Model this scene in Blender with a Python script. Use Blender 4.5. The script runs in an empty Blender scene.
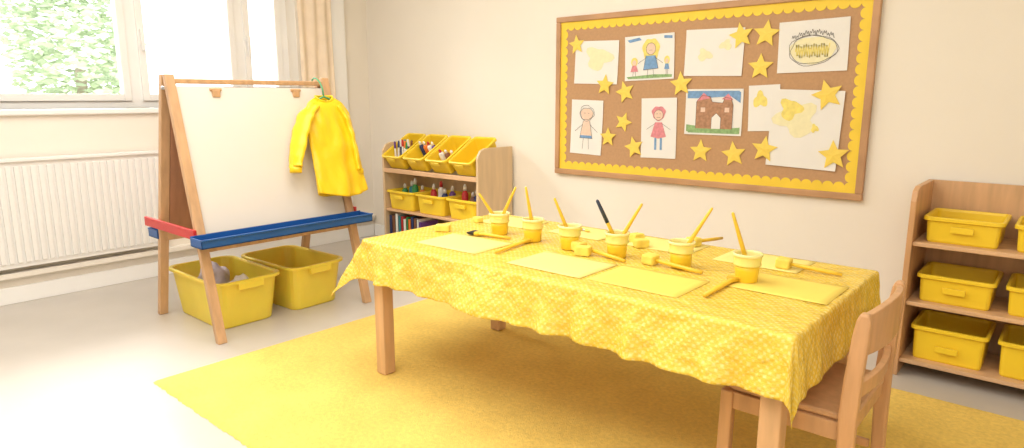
import bpy, bmesh, math, random
from mathutils import Vector, Matrix, Quaternion, noise
random.seed(7)
S = bpy.context.scene
COL = S.collection
PI = math.pi
# ------------------------------------------------------------------ camera
PITCH = math.atan(127/661.0); YAW = math.radians(40.9); FPX = 661.0
CAM = Vector((4.695, -3.555, 1.2))
H = Vector((-math.sin(YAW), math.cos(YAW), 0)); R = Vector((math.cos(YAW), math.sin(YAW), 0))
F = H*math.cos(PITCH) + Vector((0,0,-math.sin(PITCH))); U = H*math.sin(PITCH) + Vector((0,0,math.cos(PITCH)))
cd = bpy.data.cameras.new('camera'); cam = bpy.data.objects.new('camera', cd); COL.objects.link(cam)
cd.sensor_width = 36; cd.lens = FPX*36/1024; cd.clip_start = .05
m = Matrix((R, U, -F)).transposed().to_4x4(); m.translation = CAM; cam.matrix_world = m
S.camera = cam
S.view_settings.view_transform = 'Standard'

def ray(px, py): return F*FPX + R*(px-512) - U*(py-224)
def onz(px, py, z): d = ray(px,py); return CAM + d*((z-CAM.z)/d.z)
def onwall(px, py): d = ray(px,py); p = CAM + d*((0-CAM.y)/d.y); return p.x, p.z

# ------------------------------------------------------------------ materials
def lin(c): return c/12.92 if c <= .04045 else ((c+.055)/1.055)**2.4
def rgb(r,g,b): r/=255; g/=255; b/=255; return (lin(r), lin(g), lin(b), 1)
def mat(name, c, rough=.5, var=.06, scale=8, bump=0, bscale=60, metal=0, sub=0, trans=0, stretch=None):
    m = bpy.data.materials.new(name); m.use_nodes = True; nt = m.node_tree; N = nt.nodes; b = N['Principled BSDF']
    tc = N.new('ShaderNodeTexCoord'); mp = N.new('ShaderNodeMapping'); nt.links.new(tc.outputs['Object'], mp.inputs[0])
    if stretch: mp.inputs['Scale'].default_value = stretch
    n = N.new('ShaderNodeTexNoise'); n.inputs['Scale'].default_value = scale; n.inputs['Detail'].default_value = 5
    nt.links.new(mp.outputs[0], n.inputs['Vector'])
    r = N.new('ShaderNodeValToRGB'); r.color_ramp.elements[0].position = .3; r.color_ramp.elements[1].position = .7
    r.color_ramp.elements[0].color = tuple(max(0,x*(1-var*1.6)) for x in c[:3])+(1,)
    r.color_ramp.elements[1].color = tuple(min(1,x*(1+var)) for x in c[:3])+(1,)
    nt.links.new(n.outputs['Fac'], r.inputs[0]); nt.links.new(r.outputs[0], b.inputs['Base Color'])
    b.inputs['Roughness'].default_value = rough; b.inputs['Metallic'].default_value = metal
    if trans: b.inputs['Transmission Weight'].default_value = trans
    if sub:
        b.inputs['Subsurface Weight'].default_value = sub; b.inputs['Subsurface Scale'].default_value = .03
    if bump:
        n2 = N.new('ShaderNodeTexNoise'); n2.inputs['Scale'].default_value = bscale; n2.inputs['Detail'].default_value = 4
        nt.links.new(mp.outputs[0], n2.inputs['Vector'])
        bp = N.new('ShaderNodeBump'); bp.inputs['Strength'].default_value = bump; bp.inputs['Distance'].default_value = .01
        nt.links.new(n2.outputs['Fac'], bp.inputs['Height']); nt.links.new(bp.outputs[0], b.inputs['Normal'])
    return m
M = {}
M['wall'] = mat('wall_paint', rgb(243,236,224), .9, .012, 2, .05, 120)
M['ceiling'] = mat('ceiling_paint', rgb(250,248,244), .9, .01, 2)
M['floor'] = mat('pale_vinyl', rgb(200,192,182), .33, .035, 3, .02, 40)
M['white'] = mat('white_gloss', rgb(248,247,244), .35, .01, 4)
M['radiator'] = mat('radiator_enamel', rgb(243,241,237), .35, .01, 4)
M['curtain'] = mat('cream_curtain', rgb(246,228,204), .9, .03, 12, .1, 200)
M['beech'] = mat('beech_wood', rgb(217,174,130), .45, .09, 5, .05, 50, stretch=(6,6,.8))
M['beechx'] = mat('beech_wood_long', rgb(221,180,138), .45, .09, 5, .05, 50, stretch=(.8,6,6))
M['easelwood'] = mat('easel_wood', rgb(206,164,122), .5, .10, 5, .05, 50, stretch=(6,6,.6))
M['darkboard'] = mat('brown_panel', rgb(172,122,90), .6, .10, 4, .05, 50, stretch=(6,6,.6))
M['ply'] = mat('plywood', rgb(222,194,156), .5, .07, 4, stretch=(5,5,.7))
M['frame'] = mat('board_frame_wood', rgb(194,150,110), .5, .10, 6, .05, 60)
M['cork'] = mat('cork', rgb(194,153,114), .9, .04, 70, .1, 200)
M['border'] = mat('border_yellow', rgb(246,212,68), .6, .03, 10)
M['star'] = mat('star_yellow', rgb(246,216,96), .6, .04, 14)
M['paper'] = mat('white_paper', rgb(238,236,232), .8, .012, 6)
M['ypaper'] = mat('yellow_paper', rgb(250,222,104), .75, .02, 6)
M['crpaper'] = mat('pale_yellow_paper', rgb(251,231,138), .75, .02, 6)
M['blue'] = mat('blue_plastic', rgb(32,90,160), .35, .03, 6)
M['red'] = mat('red_plastic', rgb(206,50,48), .35, .03, 6)
M['bin'] = mat('yellow_plastic', rgb(247,212,52), .35, .03, 5)
M['tub'] = mat('yellow_tub_plastic', rgb(244,216,76), .36, .04, 5, sub=.2)
M['smock'] = mat('smock_nylon', rgb(249,209,32), .32, .03, 6, .45, 14)
M['green'] = mat('green_plastic', rgb(90,170,120), .35, .03, 6)
M['board'] = mat('whiteboard', rgb(228,220,210), .45, .01, 3)
M['metal'] = mat('steel', rgb(190,190,190), .3, .03, 20, metal=.9)
M['paint'] = mat('yellow_paint', rgb(249,212,56), .3, .03, 20)
M['cup'] = mat('frosted_cup', rgb(250,231,132), .25, .03, 10, sub=.3)
M['cuprim'] = mat('frosted_cup_rim', rgb(251,239,170), .22, .02, 10, sub=.3)
M['handle'] = mat('yellow_handle', rgb(240,198,58), .35, .04, 20)
M['darkhandle'] = mat('navy_handle', rgb(50,60,80), .4, .03, 20)
M['bristle'] = mat('bristle', rgb(244,212,104), .8, .08, 80)
M['blackbr'] = mat('dark_bristle', rgb(50,45,35), .8, .1, 80)
M['sponge'] = mat('sponge', rgb(251,223,104), .95, .07, 40, .3, 160)
M['lilac'] = mat('lilac_cloth', rgb(200,186,190), .9, .08, 20, .2, 60)
M['cloth_white'] = mat('cream_cloth', rgb(236,226,210), .9, .05, 20, .2, 60)
M['black'] = mat('grey_pencil', rgb(96,90,88), .8, .02, 10)
M['ink_pink'] = mat('pink_crayon', rgb(226,146,154), .8, .1, 60)
M['ink_blue'] = mat('blue_crayon', rgb(126,166,210), .8, .1, 60)
M['ink_green'] = mat('green_crayon', rgb(150,186,130), .8, .15, 60)
M['ink_brown'] = mat('brown_crayon', rgb(182,138,108), .8, .15, 60)
M['ink_yellow'] = mat('yellow_crayon', rgb(243,225,126), .8, .08, 40)
M['ink_pale'] = mat('pale_yellow_wash', rgb(241,234,192), .8, .03, 40)
M['skin'] = mat('skin_crayon', rgb(238,208,188), .8, .05, 60)
M['leaf'] = mat('leaf', rgb(203,217,188), .8, .05, 6)
M['bark'] = mat('bark', rgb(190,175,160), .9, .2, 6)
M['grass'] = mat('outdoor_ground', rgb(200,205,180), .9, .1, 3)
M['chairwood'] = mat('chair_wood', rgb(210,162,116), .42, .09, 5, .05, 50, stretch=(6,6,.8))
def solid(n, *c): M[n] = mat(n, rgb(*c), .45, .04, 10); return M[n]
solid('p_purple',110,70,150); solid('p_green',60,150,80); solid('p_navy',45,60,110); solid('p_red',200,50,50)
solid('p_orange',235,130,50); solid('p_white',240,238,232); solid('p_brown',130,85,60); solid('p_teal',50,140,150); solid('p_pink',225,120,150)

def rug_mat():
    m = mat('rug_pile', rgb(246,212,110), .95, .07, 60, .5, 220)
    N = m.node_tree.nodes; nt = m.node_tree; b = N['Principled BSDF']
    n = N.new('ShaderNodeTexNoise'); n.inputs['Scale'].default_value = 5; n.inputs['Detail'].default_value = 7
    tc = [x for x in N if x.type == 'TEX_COORD'][0]; nt.links.new(tc.outputs['Object'], n.inputs['Vector'])
    rp = N.new('ShaderNodeValToRGB'); rp.color_ramp.elements[0].position = .35; rp.color_ramp.elements[0].color = (.92,.90,.86,1); rp.color_ramp.elements[1].position = .65; rp.color_ramp.elements[1].color = (1,1,1,1)
    nt.links.new(n.outputs['Fac'], rp.inputs[0])
    mx = N.new('ShaderNodeMix'); mx.data_type = 'RGBA'; mx.blend_type = 'MULTIPLY'; mx.inputs[0].default_value = 1
    old = b.inputs['Base Color'].links[0].from_socket
    nt.links.new(old, mx.inputs[6]); nt.links.new(rp.outputs[0], mx.inputs[7]); nt.links.new(mx.outputs[2], b.inputs['Base Color'])
    return m
M['rug'] = rug_mat()
def cloth_mat():
    m = bpy.data.materials.new('tablecloth_print'); m.use_nodes = True; nt = m.node_tree; N = nt.nodes; b = N['Principled BSDF']
    uv = N.new('ShaderNodeUVMap'); uv.uv_map = 'UVMap'
    mp = N.new('ShaderNodeMapping'); mp.inputs['Rotation'].default_value = (0,0,PI/4); mp.inputs['Scale'].default_value = (62,62,62)
    wn = N.new('ShaderNodeTexNoise'); wn.inputs['Scale'].default_value = 12; nt.links.new(uv.outputs[0], wn.inputs['Vector'])
    wm = N.new('ShaderNodeVectorMath'); wm.operation = 'MULTIPLY_ADD'; wm.inputs[1].default_value = (.018,.018,0)
    nt.links.new(wn.outputs['Color'], wm.inputs[0]); nt.links.new(uv.outputs[0], wm.inputs[2]); nt.links.new(wm.outputs[0], mp.inputs[0])
    v = N.new('ShaderNodeTexVoronoi'); v.inputs['Scale'].default_value = 1; v.inputs['Randomness'].default_value = .22; v.distance = 'MANHATTAN'
    nt.links.new(mp.outputs[0], v.inputs['Vector'])
    r = N.new('ShaderNodeValToRGB'); e = r.color_ramp.elements
    e[0].position = .24; e[0].color = rgb(252,232,150); e[1].position = .6; e[1].color = rgb(241,200,60)
    nt.links.new(v.outputs['Distance'], r.inputs[0])
    n = N.new('ShaderNodeTexNoise'); n.inputs['Scale'].default_value = 7; n.inputs['Detail'].default_value = 4; nt.links.new(uv.outputs[0], n.inputs['Vector'])
    r2 = N.new('ShaderNodeValToRGB'); r2.color_ramp.elements[0].position = .35; r2.color_ramp.elements[0].color = rgb(240,202,72); r2.color_ramp.elements[1].position = .65; r2.color_ramp.elements[1].color = rgb(250,222,106)
    nt.links.new(n.outputs['Fac'], r2.inputs[0])
    mx = N.new('ShaderNodeMix'); mx.data_type = 'RGBA'; mx.inputs[0].default_value = .38
    nt.links.new(r.outputs[0], mx.inputs[6]); nt.links.new(r2.outputs[0], mx.inputs[7]); nt.links.new(mx.outputs[2], b.inputs['Base Color'])
    b.inputs['Roughness'].default_value = .24
    n3 = N.new('ShaderNodeTexNoise'); n3.inputs['Scale'].default_value = 18; n3.inputs['Detail'].default_value = 5; n3.inputs['Roughness'].default_value = .6; nt.links.new(uv.outputs[0], n3.inputs['Vector'])
    bp = N.new('ShaderNodeBump'); bp.inputs['Strength'].default_value = 1; bp.inputs['Distance'].default_value = .02
    nt.links.new(n3.outputs['Fac'], bp.inputs['Height']); nt.links.new(bp.outputs[0], b.inputs['Normal'])
    return m
M['cloth'] = cloth_mat()
def glass_mat():
    m = bpy.data.materials.new('window_glass'); m.use_nodes = True; nt = m.node_tree; N = nt.nodes
    for n in list(N): N.remove(n)
    o = N.new('ShaderNodeOutputMaterial'); t = N.new('ShaderNodeBsdfTransparent'); g = N.new('ShaderNodeBsdfGlossy'); g.inputs['Roughness'].default_value = .05
    fr = N.new('ShaderNodeFresnel'); fr.inputs[0].default_value = 1.3; mx = N.new('ShaderNodeMixShader')
    nt.links.new(fr.outputs[0], mx.inputs[0]); nt.links.new(t.outputs[0], mx.inputs[1]); nt.links.new(g.outputs[0], mx.inputs[2]); nt.links.new(mx.outputs[0], o.inputs[0])
    return m
M['glass'] = glass_mat()

# ------------------------------------------------------------------ helpers
def B(): return bmesh.new()
def box(bm, c, s, rot=None):
    mm = Matrix.Translation(Vector(c))
    if rot is not None: mm = mm @ (rot if isinstance(rot, Matrix) else Matrix.Rotation(rot, 4, 'Z'))
    mm = mm @ Matrix.Diagonal((s[0], s[1], s[2], 1))
    bmesh.ops.create_cube(bm, size=1, matrix=mm); return bm
def box2(bm, a, b): return box(bm, [(a[i]+b[i])/2 for i in range(3)], [abs(b[i]-a[i]) for i in range(3)])
def loft(bm, loops, cap0=True, cap1=True):
    vs = [[bm.verts.new(p) for p in l] for l in loops]; n = len(loops[0])
    for a, b in zip(vs[:-1], vs[1:]):
        for i in range(n):
            bm.faces.new((a[i], a[(i+1)%n], b[(i+1)%n], b[i]))
    if cap0: bm.faces.new(list(reversed(vs[0])))
    if cap1: bm.faces.new(vs[-1])
    return bm
def slant(bm, p0, p1, sx, sy):
    def rect(p): return [(p[0]-sx/2,p[1]-sy/2,p[2]),(p[0]+sx/2,p[1]-sy/2,p[2]),(p[0]+sx/2,p[1]+sy/2,p[2]),(p[0]-sx/2,p[1]+sy/2,p[2])]
    return loft(bm, [rect(p0), rect(p1)])
def cyl(bm, p0, p1, r0, r1=None, n=16):
    r1 = r0 if r1 is None else r1
    p0, p1 = Vector(p0), Vector(p1); d = p1-p0; q = d.to_track_quat('Z','Y')
    L = [[tuple((p0 if k==0 else p1) + q @ Vector((math.cos(2*PI*i/n)*r, math.sin(2*PI*i/n)*r, 0))) for i in range(n)] for k, r in ((0,r0),(1,r1))]
    return loft(bm, L)
def lathe(bm, prof, n=28, c=(0,0,0), cap0=True, cap1=True):
    return loft(bm, [[(c[0]+r*math.cos(2*PI*i/n), c[1]+r*math.sin(2*PI*i/n), c[2]+z) for i in range(n)] for r, z in prof], cap0, cap1)
def tube(bm, pts, rad, n=14, flat=None, cap=True):
    pts = [Vector(p) for p in pts]; L = []; prevq = None
    for i, p in enumerate(pts):
        t = (pts[min(i+1,len(pts)-1)] - pts[max(i-1,0)]).normalized()
        q = t.to_track_quat('Z','Y') if prevq is None else (prevq @ Vector((0,0,1))).rotation_difference(t) @ prevq
        prevq = q; r = rad[i] if isinstance(rad,(list,tuple)) else rad
        a, b = (r if isinstance(r,(list,tuple)) else (r,r))
        L.append([tuple(p + q @ Vector((math.cos(2*PI*k/n)*a, math.sin(2*PI*k/n)*b, 0))) for k in range(n)])
    return loft(bm, L, cap, cap)
def rr(l, w, r, z, n=5, cx=0, cy=0):
    out = []
    for sx, sy, a0 in ((1,1,0),(-1,1,PI/2),(-1,-1,PI),(1,-1,3*PI/2)):
        for i in range(n+1):
            a = a0 + PI/2*i/n; out.append((cx+sx*(l/2-r)+r*math.cos(a), cy+sy*(w/2-r)+r*math.sin(a), z))
    return out
def prism(bm, pts, y0, y1):      # polygon in XZ extruded along Y
    a = [bm.verts.new((p[0], y0, p[1])) for p in pts]; b = [bm.verts.new((p[0], y1, p[1])) for p in pts]; n = len(pts)
    bm.faces.new(a); bm.faces.new(list(reversed(b)))
    for i in range(n): bm.faces.new((a[(i+1)%n], a[i], b[i], b[(i+1)%n]))
    return bm
def obj(name, bm, mt, parent=None, bevel=0, smooth=False, label=None, loc=None):
    bmesh.ops.recalc_face_normals(bm, faces=bm.faces[:])
    me = bpy.data.meshes.new(name); bm.to_mesh(me); bm.free()
    if smooth:
        for p in me.polygons: p.use_smooth = True
    o = bpy.data.objects.new(name, me); COL.objects.link(o); me.materials.append(M[mt] if isinstance(mt,str) else mt)
    if parent: o.parent = parent
    if loc is not None: o.location = loc
    if bevel:
        b = o.modifiers.new('bevel','BEVEL'); b.width = bevel; b.segments = 2; b.limit_method = 'ANGLE'; b.angle_limit = math.radians(40)
    if label: o['label'] = label
    return o
def thing(name, label, cat, loc=(0,0,0), rz=0, group=None):
    o = bpy.data.objects.new(name, None); COL.objects.link(o); o.location = loc; o.rotation_euler = (0,0,rz); o.empty_display_size = .1
    o['label'] = label; o['category'] = cat
    if group: o['group'] = group
    return o
def tag(o, label, cat, group=None):
    o['label'] = label; o['category'] = cat
    if group: o['group'] = group
    return o
def struct(name, bm, mt, parent=None, bevel=0, smooth=False):
    o = obj(name, bm, mt, parent, bevel, smooth)
    if not parent: o['kind'] = 'structure'
    return o

# ------------------------------------------------------------------ room
RX, RY, RZ = 6.6, -6.2, 2.7
struct('floor', box2(B(), (-.3,RY-.2,-.1), (RX+.2,.2,0)), 'floor')
struct('ceiling', box2(B(), (-.3,RY-.2,RZ), (RX+.2,.2,RZ+.1)), 'ceiling')
struct('wall_back', box2(B(), (-.3,0,0), (RX+.2,.2,RZ)), 'wall')
struct('wall_right', box2(B(), (RX,RY,0), (RX+.2,0,RZ)), 'wall')
struct('wall_front', box2(B(), (-.3,RY-.2,0), (RX+.2,RY,RZ)), 'wall')
WY0, WY1, WZ0, WZ1 = -3.55, -.665, 1.13, 2.35
w = B()
box2(w, (-.3,RY,0), (0,WY0,RZ)); box2(w, (-.3,WY1,0), (0,0,RZ)); box2(w, (-.3,WY0,0), (0,WY1,WZ0)); box2(w, (-.3,WY0,WZ1), (0,WY1,RZ))
struct('wall_left', w, 'wall')
# baseboards
struct('baseboard_back', box2(B(), (0.02,-.018,0), (RX,0,.10)), 'white', bevel=.004)
bb = B(); box2(bb, (0,RY,0), (.02,-.02,.10)); struct('baseboard_left', bb, 'white', bevel=.004)
struct('trim_1', box2(B(), (0,-2.9,.155), (.05,-.02,.19)), 'wall', bevel=.006)
struct('trim_2', box2(B(), (0,-.39,.19), (.05,-.25,RZ)), 'white', bevel=.006)
# window
win = bpy.data.objects.new('window_1', None); COL.objects.link(win); win.location = (-.16,(WY0+WY1)/2,WZ0); win['kind'] = 'structure'
def wl(y, z, x=-.16): return (x+.16, y-(WY0+WY1)/2, z-WZ0)
fb = B()
def fbox(bm, x0,x1,y0,y1,z0,z1): box2(bm, wl(y0,z0,x0), wl(y1,z1,x1))
fbox(fb,-.2,-.13,WY0,WY1,WZ0,WZ0+.045); fbox(fb,-.2,-.13,WY0,WY1,WZ1-.045,WZ1); fbox(fb,-.2,-.13,WY0,WY0+.06,WZ0+.045,WZ1-.045); fbox(fb,-.2,-.13,WY1-.06,WY1,WZ0+.045,WZ1-.045)
for y in (-2.62,-1.80,-1.06): fbox(fb,-.2,-.13,y-.035,y+.035,WZ0+.045,WZ1-.045)
obj('window_frame', fb, 'white', win)
ys = [WY0+.06,-2.655,-2.585,-1.835,-1.765,-1.095,-1.025,WY1-.06]
for a, b_ in ((0,1),(2,3),(4,5),(6,7)):
    sb = B(); y0, y1 = ys[a], ys[b_]; z0, z1 = WZ0+.045, WZ1-.045; s_ = .045
    fbox(sb,-.185,-.115,y0,y0+s_,z0,z1); fbox(sb,-.185,-.115,y1-s_,y1,z0,z1); fbox(sb,-.185,-.115,y0+s_,y1-s_,z0,z0+s_); fbox(sb,-.185,-.115,y0+s_,y1-s_,z1-s_,z1)
    sh = obj('window_sash', sb, 'white', win, .003)
    gb = B(); fbox(gb,-.156,-.150,y0+s_,y1-s_,z0+s_,z1-s_); obj('pane', gb, 'glass', sh)
    hb = B(); fbox(hb,-.115,-.095,y0+.012,y0+.032,1.6,1.64); fbox(hb,-.1,-.085,y0+.012,y0+.032,1.50,1.64); obj('handle', hb, 'white', sh, .003)
sb = B(); fbox(sb,-.2,.03,WY0-.04,WY1+.03,WZ0-.035,WZ0); obj('window_sill', sb, 'white', win, .008)
# curtain
cb = B(); rows = []
for j in range(26):
    z = 2.45 - j*(2.45-1.0)/25; row = []
    for i in range(65):
        u = i/64; y = -.69 + u*.30; row.append(cb.verts.new((.075+.012*math.sin(u*PI*6+.3*math.sin(z*2))+.006*math.sin(z*5+u*9), y, z)))
    rows.append(row)
for a, b_ in zip(rows[:-1], rows[1:]):
    for i in range(64): cb.faces.new((a[i],a[i+1],b_[i+1],b_[i]))
ct = thing('curtain', 'cream curtain gathered at the side of the window', 'curtain', (0,0,0))
o = obj('fabric', cb, 'curtain', ct, smooth=True); sm = o.modifiers.new('t','SOLIDIFY'); sm.thickness = .003
r_ = B(); cyl(r_, (.08,-3.6,2.46), (.08,-.33,2.46), .012); obj('rail', r_, 'white', ct, smooth=True)
for y in (-3.5,-.42): q = B(); box2(q,(0,y-.01,2.45),(.08,y+.01,2.47)); obj('bracket', q, 'white', ct)
# radiator
rad = thing('radiator', 'white ribbed panel radiator on the wall under the window', 'radiator', (.022,-2.4,0))
q = B(); box2(q,(.03,-.62,.22),(.05,.62,.84)); 
for i in range(31):
    y = -.60+i*.04; box2(q,(.05,y-.013,.25),(.062,y+.013,.81))
obj('panel', q, 'radiator', rad, .003)
q = B(); box2(q,(.0,-.625,.835),(.07,.625,.855)); obj('top_grille', q, 'radiator', rad, .004)
q = B(); cyl(q,(.035,.60,.192),(.035,.60,.25),.012); cyl(q,(.035,.60,.192),(.035,.60,.215),.02); obj('valve', q, 'white', rad, smooth=True)
for y in (-.4,.4): q = B(); box2(q,(-.021,y-.02,.4),(.03,y+.02,.7)); obj('wall_bracket', q, 'radiator', rad)

# outside
tr = thing('tree', 'pale sunlit leafy tree outside the window', 'tree', (-6.2,-.35,-.5))
q = B(); tube(q, [(0,0,0),(.05,0,1),(0,.05,2.2)], [.12,.1,.06]); obj('trunk', q, 'bark', tr, smooth=True)
q = B()
for i in range(2600):
    a = random.uniform(0,2*PI); ph = math.acos(random.uniform(-1,1)); r0 = random.uniform(.3,1)**.5
    c = Vector((.9*r0*math.sin(ph)*math.cos(a), .85*r0*math.sin(ph)*math.sin(a), 2.5+1.2*r0*math.cos(ph)))
    rm = Matrix.Rotation(random.uniform(0,6.28),3,'Z') @ Matrix.Rotation(random.uniform(0,3.1),3,'X'); s_ = random.uniform(.05,.1)
    q.faces.new([q.verts.new(c + rm @ Vector(p)*s_) for p in ((-1,0,0),(0,-.5,0),(1,0,.1),(0,.5,0))])
obj('crown', q, 'leaf', tr)
struct('ground_outside', box2(B(), (-16,-10,-.6), (-.32,10,-.5)), 'grass')

# ------------------------------------------------------------------ rug
RX0, RX1, RY0, RY1 = 1.80, 5.3, -2.56, -.56
q = B(); nx, ny = 250, 150; g = []
for j in range(ny+1):
    row = []
    for i in range(nx+1):
        x = RX0+(RX1-RX0)*i/nx; y = RY0+(RY1-RY0)*j/ny
        e = min(i, nx-i, j, ny-j); z = .016 + random.uniform(-.0014,.0014)
        if e == 0:
            z = .001; x += random.uniform(-.004,.004); y += random.uniform(-.004,.004)
        elif e == 1: z = .011
        row.append(q.verts.new((x-3.5, y+1.5, z)))
    g.append(row)
for a, b_ in zip(g[:-1], g[1:]):
    for i in range(nx): q.faces.new((a[i],a[i+1],b_[i+1],b_[i]))
rug = obj('rug', q, 'rug', None, smooth=True, loc=(3.5,-1.5,0)); tag(rug, 'large yellow tufted rug on the floor beneath the table', 'rug')

# ------------------------------------------------------------------ table + cloth
TX0, TX1, TY0, TY1, TZ = 2.45, 4.20, -1.91, -1.08, .612
FZ = .018
tb = thing('table', 'long low wooden children\'s table with square legs under the yellow cloth', 'table', ((TX0+TX1)/2,(TY0+TY1)/2,0))
cx, cy = (TX0+TX1)/2, (TY0+TY1)/2; hx, hy = (TX1-TX0)/2, (TY1-TY0)/2
q = B(); box2(q,(-hx,-hy,TZ-.025),(hx,hy,TZ)); obj('tabletop', q, 'beechx', tb, .006)
for sx in (-1,1):
    for sy in (-1,1):
        q = B(); slant(q,(sx*(hx-.05),sy*(hy-.05),FZ),(sx*(hx-.05),sy*(hy-.05),TZ-.025),.058,.058); obj('leg', q, 'beech', tb, .005)
for sy in (-1,1): q = B(); box2(q,(-hx+.08,sy*(hy-.05)-.01,TZ-.09),(hx-.08,sy*(hy-.05)+.01,TZ-.025)); obj('apron', q, 'beechx', tb, .003)
for sx in (-1,1): q = B(); box2(q,(sx*(hx-.05)-.01,-hy+.08,TZ-.09),(sx*(hx-.05)+.01,hy-.08,TZ-.025)); obj('apron', q, 'beech', tb, .003)
q = B(); uvl = q.loops.layers.uv.new('UVMap'); nx, ny = 300, 160; d = .175; dl = .225; g = []
CT = TZ+.004
for j in range(ny+1):
    row = []
    for i in range(nx+1):
        u = -hx-dl + (2*hx+d+dl)*i/nx; v = -hy-d + (2*hy+2*d)*j/ny
        cu = max(-hx,min(hx,u)); cv = max(-hy,min(hy,v)); a = u-cu; b_ = v-cv; L = math.hypot(a,b_)
        if L < 1e-6:
            z = CT + .0015*noise.noise(Vector((u*11,v*11,0))) ; p = (u,v,z)
        else:
            dx, dy = a/L, b_/L; r0 = .012
            ang = math.atan2(dy,dx); s_ = cu*1.0 - cv*1.0 + ang*.12
            if L < r0*PI/2: out = r0*math.sin(L/r0); dz = r0*(1-math.cos(L/r0))
            else:
                rest = L-r0*PI/2; k = .12 if dx > .5 else .20
                if dx < 0: k += .38*(-dx)
                amp = .35 if dx > .5 else 1
                nn = noise.noise(Vector((s_*5,1.3,0))); n2 = noise.noise(Vector((s_*13,7.3,0)))
                fl = k + amp*(.22*nn+.22*n2)
                out = r0 + rest*fl; dz = r0 + rest*(.985 - .03*nn - .010*n2 - .10*max(0,-dx))
            nz = (noise.noise(Vector((u*14,v*14,3)))*.009+noise.noise(Vector((u*34,v*34,5)))*.005)*min(1,L/.05)
            if dx > .5: nz *= .4
            p = (cu+dx*(out+nz), cv+dy*(out+nz), CT-dz)
        row.append(q.verts.new(p))
    g.append(row)
for j in range(ny):
    for i in range(nx):
        f = q.faces.new((g[j][i],g[j][i+1],g[j+1][i+1],g[j+1][i]))
        for lp, (ii,jj) in zip(f.loops, ((i,j),(i+1,j),(i+1,j+1),(i,j+1))):
            lp[uvl].uv = ((2*hx+d+dl)*ii/nx, (2*hy+2*d)*jj/ny)
cl = obj('tablecloth', q, 'cloth', None, smooth=True, loc=(cx,cy,0)); tag(cl, 'yellow wipe-clean tablecloth with fine pale diamond print draped over the table', 'tablecloth')
sd = cl.modifiers.new('thick','SOLIDIFY'); sd.thickness = .0015; sd.offset = -1
ZT = CT + .0015

# ------------------------------------------------------------------ things on the table
def tpos(px, py): p = onz(px, py, ZT); return p.x, p.y
def sheet(x, y, w_, h_, rz, mt, label, z=ZT):
    q = B(); n = 10
    top = [[q.verts.new((w_*(i/n-.5), h_*(j/n-.5), .0010 + .0015*max(0,abs(i/n-.5)+abs(j/n-.5)-.85))) for i in range(n+1)] for j in range(n+1)]
    for j in range(n):
        for i in range(n): q.faces.new((top[j][i],top[j][i+1],top[j+1][i+1],top[j+1][i]))
    o = obj('paper_sheet', q, mt, None, smooth=True, loc=(x,y,z-.0008)); o.rotation_euler = (0,0,rz)
    s = o.modifiers.new('t','SOLIDIFY'); s.thickness = .0004; s.offset = -1
    tag(o, label, 'paper', 'yellow paper sheets laid out on the table')
sheet(2.83,-1.70,.33,.235,.04,'crpaper','pale yellow sheet at the table\'s front edge nearest the easel')
sheet(3.335,-1.715,.32,.235,0,'crpaper','pale sheet on the table front, between the easel-end sheet and the middle front sheet')
sheet(3.675,-1.705,.32,.235,0,'ypaper','yellow sheet in the middle of the table front, left of the wide paintbrush')
sheet(4.035,-1.485,.31,.235,.0,'ypaper','yellow sheet at the chair end of the table under a brush handle')
sheet(2.68,-1.22,.28,.2,.05,'crpaper','pale yellow sheet in the back row nearest the toy storage unit')
sheet(3.08,-1.2,.28,.2,-.03,'crpaper','pale yellow sheet in the back row behind the second and third paint cups')
sheet(3.47,-1.2,.28,.2,.02,'crpaper','pale yellow sheet in the back row behind the fourth and fifth paint cups')
sheet(3.86,-1.2,.30,.21,.0,'crpaper','pale yellow sheet in the back row behind the last paint cup near the chair')

cupx = [(2.818,-1.47),(3.015,-1.485),(3.213,-1.50),(3.425,-1.495),(3.675,-1.48),(3.918,-1.505)]
ords = ['first','second','third','fourth','fifth','sixth']
ends = ['holding two brushes splayed in a V','holding one upright brush','holding one brush tipped left','one of its brushes dark-tipped','holding one brush tipped right','holding one brush, nearest the chair']
K = 1.12
def sc(pr): return [(a*K,b*K) for a,b in pr]
for i,(x,y) in enumerate(cupx):
    c = thing('paint_cup', f'{ords[i]} yellow paint cup from the easel end, {ends[i]}', 'paint cup', (x,y,ZT), 0, 'paint cups in a row on the table')
    q = B(); lathe(q, sc([(.028,0),(.031,.002),(.0335,.035),(.0345,.047),(.032,.047),(.030,.006)]), 32); obj('cup_base', q, 'paint', c, smooth=True, label='lower cup coloured by the yellow paint inside')
    q = B(); lathe(q, sc([(.0345,.047),(.0385,.049),(.0385,.053),(.037,.055),(.0385,.074)]), 32, cap0=False, cap1=False); obj('collar', q, 'cup', c, smooth=True, label='frosted upper collar')
    q = B(); lathe(q, sc([(.0385,.074),(.0415,.076),(.0415,.0835),(.036,.0835),(.0355,.078),(.034,.05)]), 32, cap0=False, cap1=False); obj('rim', q, 'cuprim', c, smooth=True, label='pale frosted rim')
    q = B(); lathe(q, sc([(.0001,.05),(.0345,.05)]), 32, cap0=False, cap1=False); obj('paint', q, 'paint', c, smooth=True)

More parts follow.
